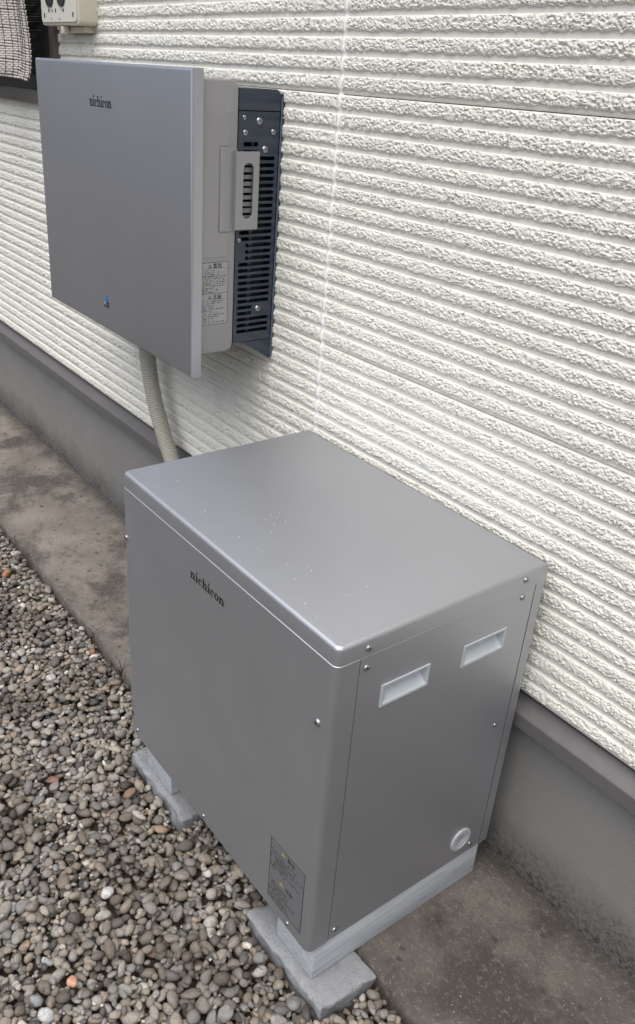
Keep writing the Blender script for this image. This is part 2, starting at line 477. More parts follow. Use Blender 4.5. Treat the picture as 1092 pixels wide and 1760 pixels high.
DENT = lambda x, y: -.010 * math.exp(-((x + .05) ** 2 + (y + .78) ** 2) / .02) - .008 * math.exp(-((x + .35) ** 2 + (y + .50) ** 2) / .006)
def NEARB(x, y):
    d = min(math.hypot(max(b[0] - x, 0, x - b[1]), max(b[2] - y, 0, y - b[3])) for b in BLOCKS)
    return .007 if d < .035 else 0
stones = []      # centre, radii, rotation, lod
def drop(count, region, smin, smax, tries, g):
    x0, x1, y0, y1, test = region
    for _ in range(count):
        r = math.exp(g.uniform(math.log(smin), math.log(smax)))
        a = r * g.uniform(1.0, 1.5); b = r * g.uniform(.75, 1.0); c = r * g.uniform(.5, .8)
        rf = (a + b) / 2
        k = max(1, int(rf * .8 / CELL))
        best = None
        for _t in range(tries):
            x = g.uniform(x0, x1); y = g.uniform(y0, min(y1, Y1 - rf * .9))
            if test and not test(x, y): continue
            i = int((x - X0) / CELL); j = int((y - Y0) / CELL)
            if i - k < 0 or j - k < 0 or i + k >= NX or j + k >= NY: continue
            patch = HM[i - k:i + k + 1, j - k:j + k + 1]
            mx = patch.max()
            if mx > .03: continue
            zz = .55 * patch.mean() + .45 * mx
            if best is None or zz < best[0]: best = (zz, x, y, i, j)
        if best is None: continue
        zz, x, y, i, j = best
        if zz > -.009 + DENT(x, y) + NEARB(x, y): continue
        zc = zz + c * .75
        stones.append((x, y, zc, a, b, c, g.integers(1 << 30)))
        kk = int(rf / CELL) + 1
        ii = np.arange(-kk, kk + 1) * CELL
        d2 = (ii[:, None] ** 2 + ii[None] ** 2) / rf ** 2
        dome = np.where(d2 < 1, zc + c * np.sqrt(np.clip(1 - d2, 0, 1)), -1)
        i0, i1, j0, j1 = max(0, i - kk), min(NX, i + kk + 1), max(0, j - kk), min(NY, j + kk + 1)
        sub = HM[i0:i1, j0:j1]
        np.maximum(sub, dome[i0 - i + kk:i1 - i + kk, j0 - j + kk:j1 - j + kk], out=sub)
g = np.random.default_rng(5)
drop(6600, (-1.6, 1.0, -1.12, Y1, in_view), .0062, .0132, 6, g)
drop(3600, (-1.6, 1.0, -1.12, Y1, in_view), .0036, .0075, 6, g)
drop(7000, (X0, X1, Y0, Y1, lambda x, y: not in_view(x, y)), .008, .0135, 3, g)

# stones that stand out are things of their own
SPECIAL = [  # px-found ground spots (x, y), radii, rgb, name, label
    ((-.865, -.420), (.020, .013, .010), (.30, .155, .085), 'rusty brown pebble lying in the far gravel by the apron edge'),
    ((.290, -.640), (.0125, .011, .009), (.46, .455, .44), 'round white pebble in the gravel in front of the cabinet'),
    ((-.028, -.615), (.016, .012, .007), (.21, .105, .085), 'flat terracotta red stone chip lying on the gravel left of the cabinet'),
    ((.410, -.760), (.0110, .009, .007), (.50, .275, .175), 'small bright orange pebble in the gravel at the bottom edge'),
    ((-.355, -.490), (.015, .012, .009), (.50, .49, .47), 'smooth whitish pebble in the gravel beside the apron'),
]

def add_stones(name, items, m, label):
    VV, FF, T, H = {3: [], 4: []}, [], [], []
    Vs, Fs = [], []; off = 0
    for (x, y, z, a, b, c, sd_) in items:
        dist = math.dist((x, y, z), (1.293, -1.05, 1.345))
        lod = ((3 if dist < 1.6 and a > .009 else 2) if a > .0062 else 1) if in_view(x, y) else 1
        gg = np.random.default_rng(sd_)
        V = stone_shape(lod, sd_, np.array([a, b, c])) @ rotmat(gg, .35).T + np.array([x, y, z])
        Vs.append(V); Fs.append(ICO[lod][1] + off); off += len(V)
        t = np.clip(gg.normal(.52, .23), 0, 1); h = min(.9, gg.beta(2.6, 2.2))
        if gg.random() < .010: h = gg.uniform(.9, 1)
        if gg.random() < .05: t = gg.uniform(.85, 1)
        T.append(np.full(len(V), t)); H.append(np.full(len(V), h))
    o = np_mesh(name, np.concatenate(Vs), np.concatenate(Fs), m, smooth=True, attrs={'tone': np.concatenate(T), 'hue': np.concatenate(H)})
    return tag(o, label, kind='stuff')
keep = []
for s in stones:
    ok = True
    for (p, r, c_, lb) in SPECIAL:
        if (s[0] - p[0]) ** 2 + (s[1] - p[1]) ** 2 < (r[0] * 1.15) ** 2 and s[2] > -.035: ok = False
    if ok: keep.append(s)
add_stones('gravel', keep, M_peb, 'bed of mixed grey and beige river pebbles')
for q, (p, r, c_, lb) in enumerate(SPECIAL):
    m = mat('pebble_colour', c_, .6); n = N(m); P = n.pos()
    n.color(n.mix(n.ramp(n.noise(P, 120, 4), [(.4, 0.0), (.7, 1.0)]), tuple(x * .72 for x in c_), tuple(min(.8, x * 1.12) for x in c_)))
    gg = np.random.default_rng(90 + q)
    V = stone_shape(3, 90 + q, np.array(r)) @ rotmat(gg, .2).T
    o = np_mesh('pebble', V, ICO[3][1], m)
    i, j = int((p[0] - X0) / CELL), int((p[1] - Y0) / CELL)
    o.location = (p[0], p[1], max(-.034, float(np.median(HM[i - 3:i + 4, j - 3:j + 4]))) + r[2] * .1)
    tag(o, lb, 'pebble')

# ------------------------------------------------------------------ house wall
wall = empty('house_wall', 'white ribbed house wall with rough stone-face siding on a grey mortar foundation', 'wall', (-.6, 0, 0))
ZB, PITCH, NR = .4065, .455 / 15, 15
HOLE = (-1.264, 1.256)      # window opening: left of this x, above this z

def siding_panel(x0, x1, zb, cols, fine, coarse_top=0):
    p = PITCH * 1000
    if fine == 3:
        prof = [0, .5, 1.0, 1.8, 3.0] + list(np.arange(4.4, 19.9, 1.15)) + [20.6, 21.3, 22.0, 23.0, 26.0, 29.4, 30.33]
    elif fine == 2:
        prof = [0, .6, 1.6, 3.4] + list(np.arange(6.2, 20.5, 2.0)) + [21.2, 22.3, 26, 29.4, 30.33]
    else:
        prof = [0, .9, 3, 5, 13, 20.5, 22.3, 29.4, 30.33]
    prof = np.array(prof) * (p / 30.33)
    S_ = []; Zs = []; Rb = []
    ribs = range(NR - 1, -1, -1)
    top = zb + .455
    for k in range(NR):
        pk = prof if not (coarse_top and k < coarse_top) else np.array([0, .9, 3, 5, 13, 20.5, 22.3, 29.4, 30.33]) * (p / 30.33)
        for s in pk[:-1] if k < NR - 1 else pk:
            S_.append(s); Zs.append(top - k * PITCH - s / 1000); Rb.append(k)
    S_ = np.array(S_); Zs = np.array(Zs); Rb = np.array(Rb)
    X, SS = np.meshgrid(cols, S_, indexing='ij'); Z = np.repeat(Zs[None], len(cols), 0); RB = np.repeat(Rb[None], len(cols), 0)
    G = .0066
    basey = np.interp(SS, [0, .5, 1.0, 1.8, 3.4, 7, 12, 17, 20.2, 21.3, 21.9, 30.4], np.array([4.6, 2.4, 1.4, .9, .4, .0, -.4, -.4, .1, 1.4, 4.6, 4.6]) / 1000)
    if fine > 1:
        mm = X * 1000; zz = Z * 1000
        wx = mm + 2.2 * (vnoise(mm / 5, zz / 5, 31) - .5); wz = zz + 2.0 * (vnoise(mm / 5, zz / 5, 32) - .5)
        rel = 3.0 * (facets(wx / 7.0, wz / 5.2, 40) - .5) + 2.6 * (facets(wx / 3.4, wz / 2.8, 50) - .5) + 1.2 * (vnoise(wx / 1.7, wz / 1.7, 60) - .5)
        pits = np.clip(vnoise(wx / 2.5, wz / 2.1, 71) - .60, 0, .3) * 15 * (.35 + 1.3 * vnoise(mm / 11, zz / 8, 77)) + np.clip(.055 - np.abs(vnoise((wx + wz) / 7, (wz - .4 * wx) / 4.5, 78) - .5), 0, 1) * 26
        env = np.interp(SS, [0, .9, 3.2, 19.6, 21.3, 22.2, 30.4], [0, .06, 1, 1, .6, .03, .03])
        e0 = np.clip((X - x0) / .006, 0, 1) * np.clip((x1 - X) / .006, 0, 1)
        Yv = basey + np.clip(rel * .36 + pits, -1.4, 4.6) / 1000 * env * (.3 + .7 * e0)
        # the lower lip is broken off unevenly, the top edge stays nearly straight
        Z = Z + np.interp(SS, [0, 13, 19.5, 21.3, 22.0, 22.9, 30.4], [0, 0, .0012, .0020, .0020, 0, 0]) * (2 * vnoise(mm / 6, RB * 7.0, 81) - 1)
        Z = Z + np.interp(SS, [0, 1.5, 4.4, 8, 30.4], [0, .3, .5, 0, 0]) / 1000 * (2 * vnoise(mm / 7, RB * 5.0, 83) - 1)
        Yv = Yv + np.interp(SS, [22, 24, 29, 30.4], [0, .25, .25, 0]) / 1000 * (vnoise(mm / 2.2, zz / 2.2, 91) - .5)
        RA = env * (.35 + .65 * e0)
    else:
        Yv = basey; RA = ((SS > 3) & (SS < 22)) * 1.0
    # tongue joint: a thin open line where this panel ends on the next
    Yv = np.where((RB == NR - 1) & (SS > 30.2), .016, Yv)
    Yv = np.where((RB == NR - 1) & (SS > 29.0) & (SS < 30.2), .0066, Yv)
    Z = np.where((RB == NR - 1) & (SS > 29.0), np.where(SS > 30.2, top - NR * PITCH + .0011, top - NR * PITCH + .0012), Z)
    nx, nz = X.shape
    V = np.stack([X, Yv, Z], -1)
    # returns at both ends and top
    I = np.arange(nx * nz).reshape(nx, nz)
    F = np.stack([I[:-1, :-1], I[:-1, 1:], I[1:, 1:], I[1:, :-1]], -1).reshape(-1, 4)
    V = V.reshape(-1, 3)
    mid = (V[F[:, 0]] + V[F[:, 2]]) / 2
    F = F[~((mid[:, 0] < HOLE[0]) & (mid[:, 0] > -2.9) & (mid[:, 2] > HOLE[1]))]
    extra = []; EF = []
    n0 = len(V)
    for col in (0, nx - 1):                                 # end returns
        b = V[I[col]].copy(); b[:, 1] = .016; s = n0 + len(extra)
        extra += list(b)
        for q in range(nz - 1):
            f = (I[col][q], I[col][q + 1], s + q + 1, s + q)
            EF.append(f if col == 0 else f[::-1])
    b = V[I[:, 0]].copy(); b[:, 1] = .016; s = n0 + len(extra); extra += list(b)
    for q in range(nx - 1): EF.append((I[q, 0], I[q + 1, 0], s + q + 1, s + q))
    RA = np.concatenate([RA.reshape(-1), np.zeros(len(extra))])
    V = np.concatenate([V, np.array(extra)]); F = np.concatenate([F, np.array(EF)])
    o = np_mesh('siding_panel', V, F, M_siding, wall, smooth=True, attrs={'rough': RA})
    o.data.set_sharp_from_angle(angle=math.radians(62))
    return o

colsR = np.concatenate([np.arange(.0045, .98, .0017), np.arange(.98, 3.02, .02), [3.025]])
colsL = np.concatenate([[-3.03], np.arange(-3.02, -2.15, .025), np.arange(-2.15, -1.3, .0058), [HOLE[0] - .0001], np.arange(-1.262, -.9, .0036), np.arange(-.9, -.0058, .0026), [-.0056]])
coarseR = np.array([.0045, 1, 2, 3.025]); coarseL = np.array([-3.03, -2.9, HOLE[0], -.0056])
for k in range(6):
    zb = ZB + .455 * k
    fine = 3 if k < 2 else (3 if k == 2 else 1)
    siding_panel(.0045, 3.025, zb, colsR if k < 3 else coarseR, fine, 8 if k == 2 else 0)
    siding_panel(-3.03, -.0056, zb, colsL if k < 3 else coarseL, 2 if k < 3 else 1, 6 if k == 2 else 0)
    siding_panel(-6.06, -3.036, zb, np.array([-6.06, -4.5, -3.036]), 1)
    siding_panel(3.031, 5.2, zb, np.array([3.031, 4.1, 5.2]), 1)

# sealant bead in the upright joint, following the ribs
def bead(xc, z0, z1, half, name='joint_sealant'):
    zs = np.arange(z0, z1, .0022); V = []; F = []
    for i, z in enumerate(zs):
        s = ((ZB + .455 * 6 - z) % PITCH) * 1000
        y = np.interp(s, [0, 1.5, 5, 19, 22.5, 25, 30.4], [3.2, 2.2, .6, .3, 1.2, 3.3, 3.2]) / 1000
        wv = half * (1 + .16 * math.sin(z * 260) + .10 * math.sin(z * 97))
        xo = xc + .0007 * math.sin(z * 61) + .0005 * math.sin(z * 170)
        for u, dy in ((-1, .0050), (-.8, .0010), (-.3, -.0008), (.3, -.0008), (.8, .0010), (1, .0050)):
            V.append((xo + u * wv, y + dy, z))
    for i in range(len(zs) - 1):
        for q in range(5):
            a = i * 6 + q; F.append((a, a + 1, a + 7, a + 6))
    return np_mesh(name, V, F, M_caulk, wall)
bead(-.0005, ZB, 2.9, .0062)

# backing behind the boards, foundation, flashing
box('sheathing', -6.06, -2.9, .0165, .12, .40, 3.1, M_dark, wall)
box('sheathing', HOLE[0], 5.2, .0165, .12, .40, 3.1, M_dark, wall)
box('sheathing', -2.9, HOLE[0], .0165, .12, .40, HOLE[1] - .034, M_dark, wall)
V = []; xs = np.arange(-6, 5.21, .1)
box('foundation', -6.06, 5.2, .024, .18, -.12, .3985, M_found, wall)
# drip flashing: sloped top, rounded nose, vertical lip, in lengths butted end to end
def flashing(x0, x1):
    pr = [(.0235, .397), (.016, .3955), (-.0095, .3755), (-.0110, .3735), (-.0112, .371), (-.0112, .3475), (-.0095, .346), (.0232, .352)]
    V = [(x, y, z) for x in (x0, x1) for y, z in pr]; k = len(pr); F = []
    for q in range(k - 1): F.append((q, q + 1, k + q + 1, k + q))
    bm = bmesh.new(); vs = [bm.verts.new(v) for v in V]
    for f in F: bm.faces.new([vs[i] for i in f])
    bm.faces.new(vs[:k]); bm.faces.new(vs[k:][::-1])
    return from_bm('drip_flashing', bm, M_flash, wall, smooth=False)
flashing(-6.06, -2.2195); flashing(-2.2185, 1.0005); flashing(1.0015, 5.2)

# window at the far left
win = box('window', HOLE[0] - .040, HOLE[0], -.012, .03, HOLE[1], 2.3, M_trim, wall, .002)
box('sill', -2.9, HOLE[0], -.022, .06, HOLE[1] - .034, HOLE[1] - .0005, M_trim, win, .002)
fb = bmesh.new()
bm_box(fb, HOLE[0] - .066, HOLE[0] - .0405, -.002, .05, HOLE[1], 2.3)
bm_box(fb, HOLE[0] - .074, HOLE[0] - .0665, .010, .05, HOLE[1], 2.3)
bm_box(fb, HOLE[0] - .108, HOLE[0] - .0745, .002, .05, HOLE[1], 2.3)
bm_box(fb, -2.9, HOLE[0] - .1085, .004, .05, HOLE[1], HOLE[1] + .045)
bm_box(fb, -2.9, HOLE[0] - .0405, .0, .05, 2.3005, 2.36)
from_bm('sash', fb, M_frame, win)
box('pane', -2.9, HOLE[0] - .1085, .030, .036, HOLE[1] + .0455, 2.3, M_glass, win)
box('sheathing', -2.9, HOLE[0], .0165, .12, 2.361, 3.1, M_dark, wall)
box('room_backing', -2.9, HOLE[0], .1, .12, HOLE[1] - .034, 2.36, M_dark, win)

# ------------------------------------------------------------------ woven shade in front of the window
shade = empty('window_shade', 'woven beige sunshade with dark cords hanging in front of the window', 'sunshade', (-1.8, -.08, 1.283))
def shade_pt(u, z):
    """u = distance to the left of the free edge"""
    t = (z - 1.283) / .3
    xe = -1.235 - .05 * min(1, max(0, t)) - .045 * math.exp(-t * 14)
    y = -.080 + .012 * math.sin(u * 24 + z * 3) + .010 * math.sin(u * 11 + 1.0) * (1.2 - min(1, t)) - .01 * math.exp(-(t * 4) ** 2)
    return xe - u, y
V = []; F = []; gg = random.Random(3)
us = [i * .013 for i in range(0, 112)]
z = 1.284; row = 0
while z < 2.0:
    jig = gg.uniform(-.0006, .0006); base_i = len(V)
    for i, u in enumerate(us):
        zz = z + .0012 * math.sin(u * 31 + row) + .006 * math.sin(u * 8) + jig
        x, y = shade_pt(u, zz); wob = .0016 * (1 if (i + row) % 2 else -1)
        for dz, dy in ((0, .0006), (.0014, -.0010), (.0048, -.0010), (.0062, .0006)):
            V.append((x, y + dy + wob * .6, zz + dz))
    for i in range(len(us) - 1):
        for q in range(3):
            a = base_i + i * 4 + q; F.append((a, a + 1, a + 5, a + 4))
    z += .0067; row += 1
tag(np_mesh('woven_strips', V, F, M_slat, shade), kind='stuff')
def cord(u0, wd, off, name='cord'):
    V = []; F = []
    zs = np.arange(1.286, 2.0, .0034)
    for i, z in enumerate(zs):
        x, y = shade_pt(u0, z + .006 * math.sin(u0 * 8)); y = y - off + (.0006 if i % 2 else -.0006)
        V += [(x - wd, y + .001, z), (x, y - .0006, z), (x + wd, y + .001, z)]
        if i:
            a = (i - 1) * 3; F += [(a, a + 1, a + 4, a + 3), (a + 1, a + 2, a + 5, a + 4)]
    return np_mesh(name, V, F, M_cord, shade)
for q in range(14):
    cord(.006 + q * .034, .0020 if q == 2 else .0008, .0026)

# ------------------------------------------------------------------ screws
def screw_mesh(r, h, washer=0.0):
    """pan head with cross recess, axis +z, base at z=0"""
    bm = bmesh.new(); n_ = 18
    prof = [(r, 0), (r, h * .3), (r * .93, h * .62), (r * .72, h * .9), (r * .42, h)]
    if washer: prof = [(washer, 0), (washer, h * .18), (r * 1.02, h * .22)] + prof[1:]
    rings = [[bm.verts.new((a * math.cos(2 * math.pi * i / n_), a * math.sin(2 * math.pi * i / n_), b)) for i in range(n_)] for a, b in prof]
    for A, B in zip(rings, rings[1:]):
        for i in range(n_): bm.faces.new((A[i], A[(i + 1) % n_], B[(i + 1) % n_], B[i]))
    bm.faces.new(rings[-1])
    for f in bm.faces: f.smooth = True
    k = len(bm.faces)
    bm_box(bm, -r * .5, r * .5, -r * .11, r * .11, h * .72, h * 1.015)
    bm_box(bm, -r * .11, r * .11, -r * .5, r * .5, h * .71, h * 1.012)
    bm.faces.ensure_lookup_table()
    for f in bm.faces[k:]: f.material_index = 1
    me = bpy.data.meshes.new('screw'); bm.to_mesh(me); bm.free()
    me.materials.append(M_screw); me.materials.append(M_recess)
    return me
SC_BIG = screw_mesh(.0062, .0034, .0066); SC_MID = screw_mesh(.0054, .0030); SC_SMALL = screw_mesh(.0042, .0026)
RX = Matrix.Rotation(math.pi / 2, 4, 'Y')       # axis +x
RYm = Matrix.Rotation(math.pi / 2, 4, 'X')      # axis -y
def screw(me, loc, axis, parent):
    o = bpy.data.objects.new('screw', me); COL.objects.link(o)
    o.parent = parent
    L = parent.location.copy(); pp = parent.parent
    while pp is not None: L += pp.location; pp = pp.parent
    q = Matrix.Rotation(random.uniform(0, 1.5), 4, 'Z')
    o.matrix_local = Matrix.Translation(Vector(loc) - L) @ (RX if axis == 'x' else RYm) @ q
    return o

# ------------------------------------------------------------------ lettering (bold slab serif wordmark)
def arc(cx, cy, rx, ry, tx, ty, a0, a1, n_=14):
    out = []
    for i in range(n_ + 1):
        t = math.radians(a0 + (a1 - a0) * i / n_); out.append((cx + rx * math.cos(t), cy + ry * math.sin(t)))
    for i in range(n_, -1, -1):
        t = math.radians(a0 + (a1 - a0) * i / n_); out.append((cx + (rx - tx) * math.cos(t), cy + (ry - ty) * math.sin(t)))
    return out
def rc(x0, x1, y0, y1): return [(x0, y0), (x1, y0), (x1, y1), (x0, y1)]
def letter_polys(ch):
    s = .25; sv = .14
    if ch == 'i':
        return [rc(.14, .14 + s, 0, 1), rc(0, .14, 1 - sv, 1), rc(0, .14, 0, sv), rc(.14 + s, .52, 0, sv),
                [(.26, 1.16), (.40, 1.34), (.30, 1.58), (.20, 1.58), (.12, 1.34)]], .56
    if ch in 'nh':
        top = 1.5 if ch == 'h' else 1
        return [rc(.10, .10 + s, 0, top), rc(0, .10, top - sv, top), rc(0, .10, 0, sv), rc(.10 + s, .42, 0, sv),
                arc(.52, .62, .30, .40, s, .17, 0, 152), rc(.58, .58 + s, 0, .62), rc(.48, .58, 0, sv), rc(.82, .92, 0, sv)], .96
    if ch == 'c':
        return [arc(.36, .5, .36, .52, .22, .15, 62, 305), [(.44, .62), (.64, .62), (.67, .84), (.52, .92), (.42, .80)]], .76
    if ch == 'o':
        return [arc(.37, .5, .37, .52, .22, .14, 0, 360, 28)], .80
def wordmark(word, x0, width, z0, xh, y, parent):
    tot = 0; items = []
    for ch in word:
        ps, adv = letter_polys(ch); items.append((ps, tot)); tot += adv
    k = width / tot; bm = bmesh.new(); q = 0
    for ps, ox in items:
        for poly in ps:
            q += 1; d = .0003 + .00001 * (q % 7)
            n_ = len(poly)
            fr = [bm.verts.new((x0 + (ox + px) * k, y - d, z0 + py * xh)) for px, py in poly]
            bk = [bm.verts.new((x0 + (ox + px) * k, y + .0002, z0 + py * xh)) for px, py in poly]
            if n_ > 20:      # ring or arc: quads between the two rims
                h_ = n_ // 2
                for i in range(h_ - 1):
                    bm.faces.new((fr[i], fr[i + 1], fr[n_ - 2 - i], fr[n_ - 1 - i]))
            else: bm.faces.new(fr)
            for i in range(n_): bm.faces.new((fr[i], fr[(i + 1) % n_], bk[(i + 1) % n_], bk[i]))
    return from_bm('wordmark', bm, M_black, parent)

def text(body, size, M, m, parent, name='lettering'):
    cu = bpy.data.curves.new(name, 'FONT'); cu.body = body; cu.size = size; cu.align_x = 'CENTER'; cu.extrude = .00012; cu.offset = size * .012
    o = bpy.data.objects.new('tmp', cu); COL.objects.link(o)
    dg = bpy.context.evaluated_depsgraph_get(); dg.update()
    me = bpy.data.meshes.new_from_object(o.evaluated_get(dg)); bpy.data.objects.remove(o); bpy.data.curves.remove(cu)
    me.name = name; me.transform(M); me.materials.clear()
    ob = link(name, me, m); child(ob, parent); return ob

def marks(name, rects, M, m, parent, h=.00025):
    """flat print: list of rectangles in a sheet's own 2D coordinates"""
    bm = bmesh.new()
    for a0, a1, b0, b1 in rects:
        vs = [bm.verts.new(M @ Vector(p)) for p in ((a0, b0, h), (a1, b0, h), (a1, b1, h), (a0, b1, h))]
        bm.faces.new(vs)
    return from_bm(name, bm, m, parent)
def border(a0, a1, b0, b1, t):
    return [(a0, a1, b0, b0 + t), (a0, a1, b1 - t, b1), (a0, a0 + t, b0 + t, b1 - t), (a1 - t, a1, b0 + t, b1 - t)]
def body_lines(a0, a1, b0, b1, pitch, g, hgt=.62, fill=.78):
    out = []; b = b1
    while b - pitch > b0:
        a = a0 + (g.random() < .35) * (a1 - a0) * .06; end = a0 + (a1 - a0) * g.uniform(.45, 1.0)
        while a < end:
            wd = pitch * g.uniform(.35, .75)
            if g.random() < fill:
                t = g.uniform(.25, 1) * hgt * pitch
                o_ = g.uniform(0, hgt * pitch - t)
                out.append((a, min(end, a + wd), b - pitch + o_, b - pitch + o_ + t))
            a += wd + pitch * .2
        b -= pitch
    return out
def triangle(name, a, b, s, M, m, parent, h=.0003):
    bm = bmesh.new()
    o_ = [(a - s, b), (a + s, b), (a, b + 1.7 * s)]; i_ = [(a - s * .5, b + s * .28), (a + s * .5, b + s * .28), (a, b + 1.12 * s)]
    A = [bm.verts.new(M @ Vector((*p, h))) for p in o_]; B = [bm.verts.new(M @ Vector((*p, h))) for p in i_]
    for q in range(3): bm.faces.new((A[q], A[(q + 1) % 3], B[(q + 1) % 3], B[q]))
    return from_bm(name, bm, m, parent)

# ------------------------------------------------------------------ wall-mounted power unit
unit = empty('power_conditioner', 'silver grey power conditioner box with navy vented side mounted on the white siding', 'power unit', (-.53, 0, .79))
PX0, PX1, PYF, PYB, PZ0, PZ1 = -.9096, -.1616, -.2075, -.1835, .771, 1.3453
bm = bmesh.new(); bm_box(bm, PX0, PX1, PYF, PYB, PZ0, PZ1)
bmesh.ops.bevel(bm, geom=[e for e in bm.edges if abs(e.verts[0].co.y - PYF) < 1e-6 and abs(e.verts[1].co.y - PYF) < 1e-6], offset=.0065, segments=4, profile=.5, affect='EDGES')
from_bm('front_cover', bm, M_plate, unit, smooth=True)
bm = bmesh.new(); bm_box(bm, PX0 + .02, -.1696, -.183, -.1017, .815, 1.3296)
bmesh.ops.bevel(bm, geom=[e for e in bm.edges if e.verts[0].co.y > -.11 and e.verts[1].co.y > -.11 and abs(e.verts[0].co.x - e.verts[1].co.x) > .1], offset=.017, segments=6, profile=.5, affect='EDGES')
bmesh.ops.bevel(bm, geom=[e for e in bm.edges if e.verts[0].co.x > -.2 and e.verts[1].co.x > -.2 and not (e.verts[0].co.y < -.18 and e.verts[1].co.y < -.18)], offset=.004, segments=3, profile=.5, affect='EDGES')
from_bm('housing', bm, M_mid, unit, smooth=True)
FX = frame_x(-.1696)
# raised panel on the housing side, with the step line round the handle
plate('raised_panel', [(-.1825, 1.0115), (-.1235, 1.0115), (-.1215, 1.0135), (-.1215, 1.0570), (-.1440, 1.0570), (-.1440, 1.2165), (-.1215, 1.2165), (-.1215, 1.272), (-.1825, 1.272)], [], .0024,
      frame_x(-.1684), M_mid, unit, .0004)
plate('handle_base', rrect(-.1415, -.1040, 1.0600, 1.2135, .003), [], .0035, frame_x(-.1672), M_mid, unit, .0006)
# the handle plate overlaps the vented side and has a long slot
SLOT = rrect(-.0950, -.0718, 1.084, 1.187, .0112, 8)
handle = plate('handle', rrect(-.1120, -.0585, 1.0630, 1.2075, .0015), [SLOT], .003, frame_x(-.1570), M_mid, unit, .0007)
box('handle_flange', -.1668, -.1601, -.1120, -.1092, 1.0635, 1.2070, M_mid, handle)
# body behind: navy sheet with slots
slots = []; P_ = .01263; top = 1.1935
for k in range(28):
    zc = top - k * P_ + .0005
    if 25 - 28 and zc < .846: break
    y0, y1 = -.0975, -.0140
    if k < 12: y0 = -.0975
    if k in (12, 13, 14, 15): y0 = -.0815 if k > 12 else -.0975
    if k in (23, 24): y1 = -.0560
    slots.append(rrect(y0 + .004, y1, zc - .0037, zc + .0037, .0036, 4))
slots.append(rrect(-.0890, -.0545, 1.2155, 1.2235, .0039, 4))
slots.append(rrect(-.0890, -.0560, 1.2020, 1.2090, .0034, 4))
vent = plate('vent_sheet', rrect(-.1012, -.0060, .8310, 1.2772, .001), slots, .0014, frame_x(-.1702), M_navy, unit)
bm = bmesh.new(); bm_box(bm, PX0 + .03, -.1699, -.1012, -.0060, 1.2790, 1.3165)
bmesh.ops.bevel(bm, geom=[e for e in bm.edges if e.verts[0].co.y > -.02 and e.verts[1].co.y > -.02 and (e.verts[0].co.z > 1.31 and e.verts[1].co.z > 1.31)], offset=.011, segments=5, profile=.5, affect='EDGES')
from_bm('top_cover', bm, M_navy, unit, smooth=True)
# open interior seen through the slots
bm = bmesh.new()
bm_box(bm, PX0 + .03, -.205, -.1010, -.0065, .8330, 1.2775)
from_bm('inner_case', bm, M_dark, unit)
bm = bmesh.new()
for k in range(9): bm_box(bm, -.1690, -.1655, -.1000, -.0665, 1.0815 + k * .0126, 1.0890 + k * .0126 + .001 * (k % 3 == 1))  # added pale bars, standing in for vent sheet that reflects the handle
tag(from_bm('reflecting_vent_bars', bm, M_bar_reflect, handle), kind='stuff')
box('inner_post', -.204, -.179, -.0640, -.0560, .835, 1.277, M_navy, unit)
bm = bmesh.new(); bm_box(bm, PX0 + .03, -.1716, -.1012, -.0060, .8295, .8325); from_bm('bottom_sheet', bm, M_navy, unit)
# wall bracket: plate on the siding with a tail below the body
plate('wall_bracket', [(PX0 + .04, .8), (PX0 + .04, 1.3085), (-.1725, 1.3085), (-.1690, 1.3050), (-.1690, .7880), (-.1725, .7860)], [], .004, frame_y(-.0012), M_navy, unit)
plate('bracket_gusset', [(-.0755, .8285), (-.0030, .8285), (-.0030, .7870), (-.0100, .7870)], [], .002, frame_x(-.1695), M_navy, unit)
plate('edge_film', rrect(-.0052, -.0012, .7890, 1.3050, .001), [], .0006, frame_x(-.1683), M_edge, unit)
for me, y, z in ((SC_SMALL, -.0888, 1.2666), (SC_BIG, -.0540, 1.2608), (SC_MID, -.0858, 1.2399), (SC_MID, -.0209, 1.2417), (SC_BIG, -.0384, 1.2102), (SC_BIG, -.0413, .8983), (SC_SMALL, -.0926, 1.0411)):
    screw(me, (-.1702, y, z), 'x', vent)
# warning label on the housing
wl = plate('warning_label', rrect(-.1822, -.1170, .8755, 1.0025, .0008), [], .0003, frame_x(-.1693), M_label, unit)
FL = frame_x(-.1693)
gl = random.Random(4)
marks('label_border', border(-.1820, -.1173, .8758, 1.0022, .0009) + [(-.1811, -.1182, .9395, .9404), (-.1811, -.1182, .9895, .9899), (-.1811, -.1182, .9275, .9279)], FL, M_ink, wl)
lines = body_lines(-.1800, -.1195, .9412, .9885, .0039, gl) + body_lines(-.1800, -.1195, .8775, .9268, .0039, gl)
tag(marks('label_print', lines, FL, M_ink, wl), kind='stuff')
RT = Matrix(((0, 0, 1, -.16915), (1, 0, 0, 0), (0, 1, 0, 0), (0, 0, 0, 1)))
text('警告', .0105, RT @ Matrix.Translation((-.1425, .9908, 0)), M_ink, wl)
text('注意', .0105, RT @ Matrix.Translation((-.1425, .9288, 0)), M_ink, wl)
triangle('warning_triangle', -.1600, .9912, .0043, FL, M_ink, wl)
triangle('warning_triangle', -.1600, .9292, .0043, FL, M_ink, wl)
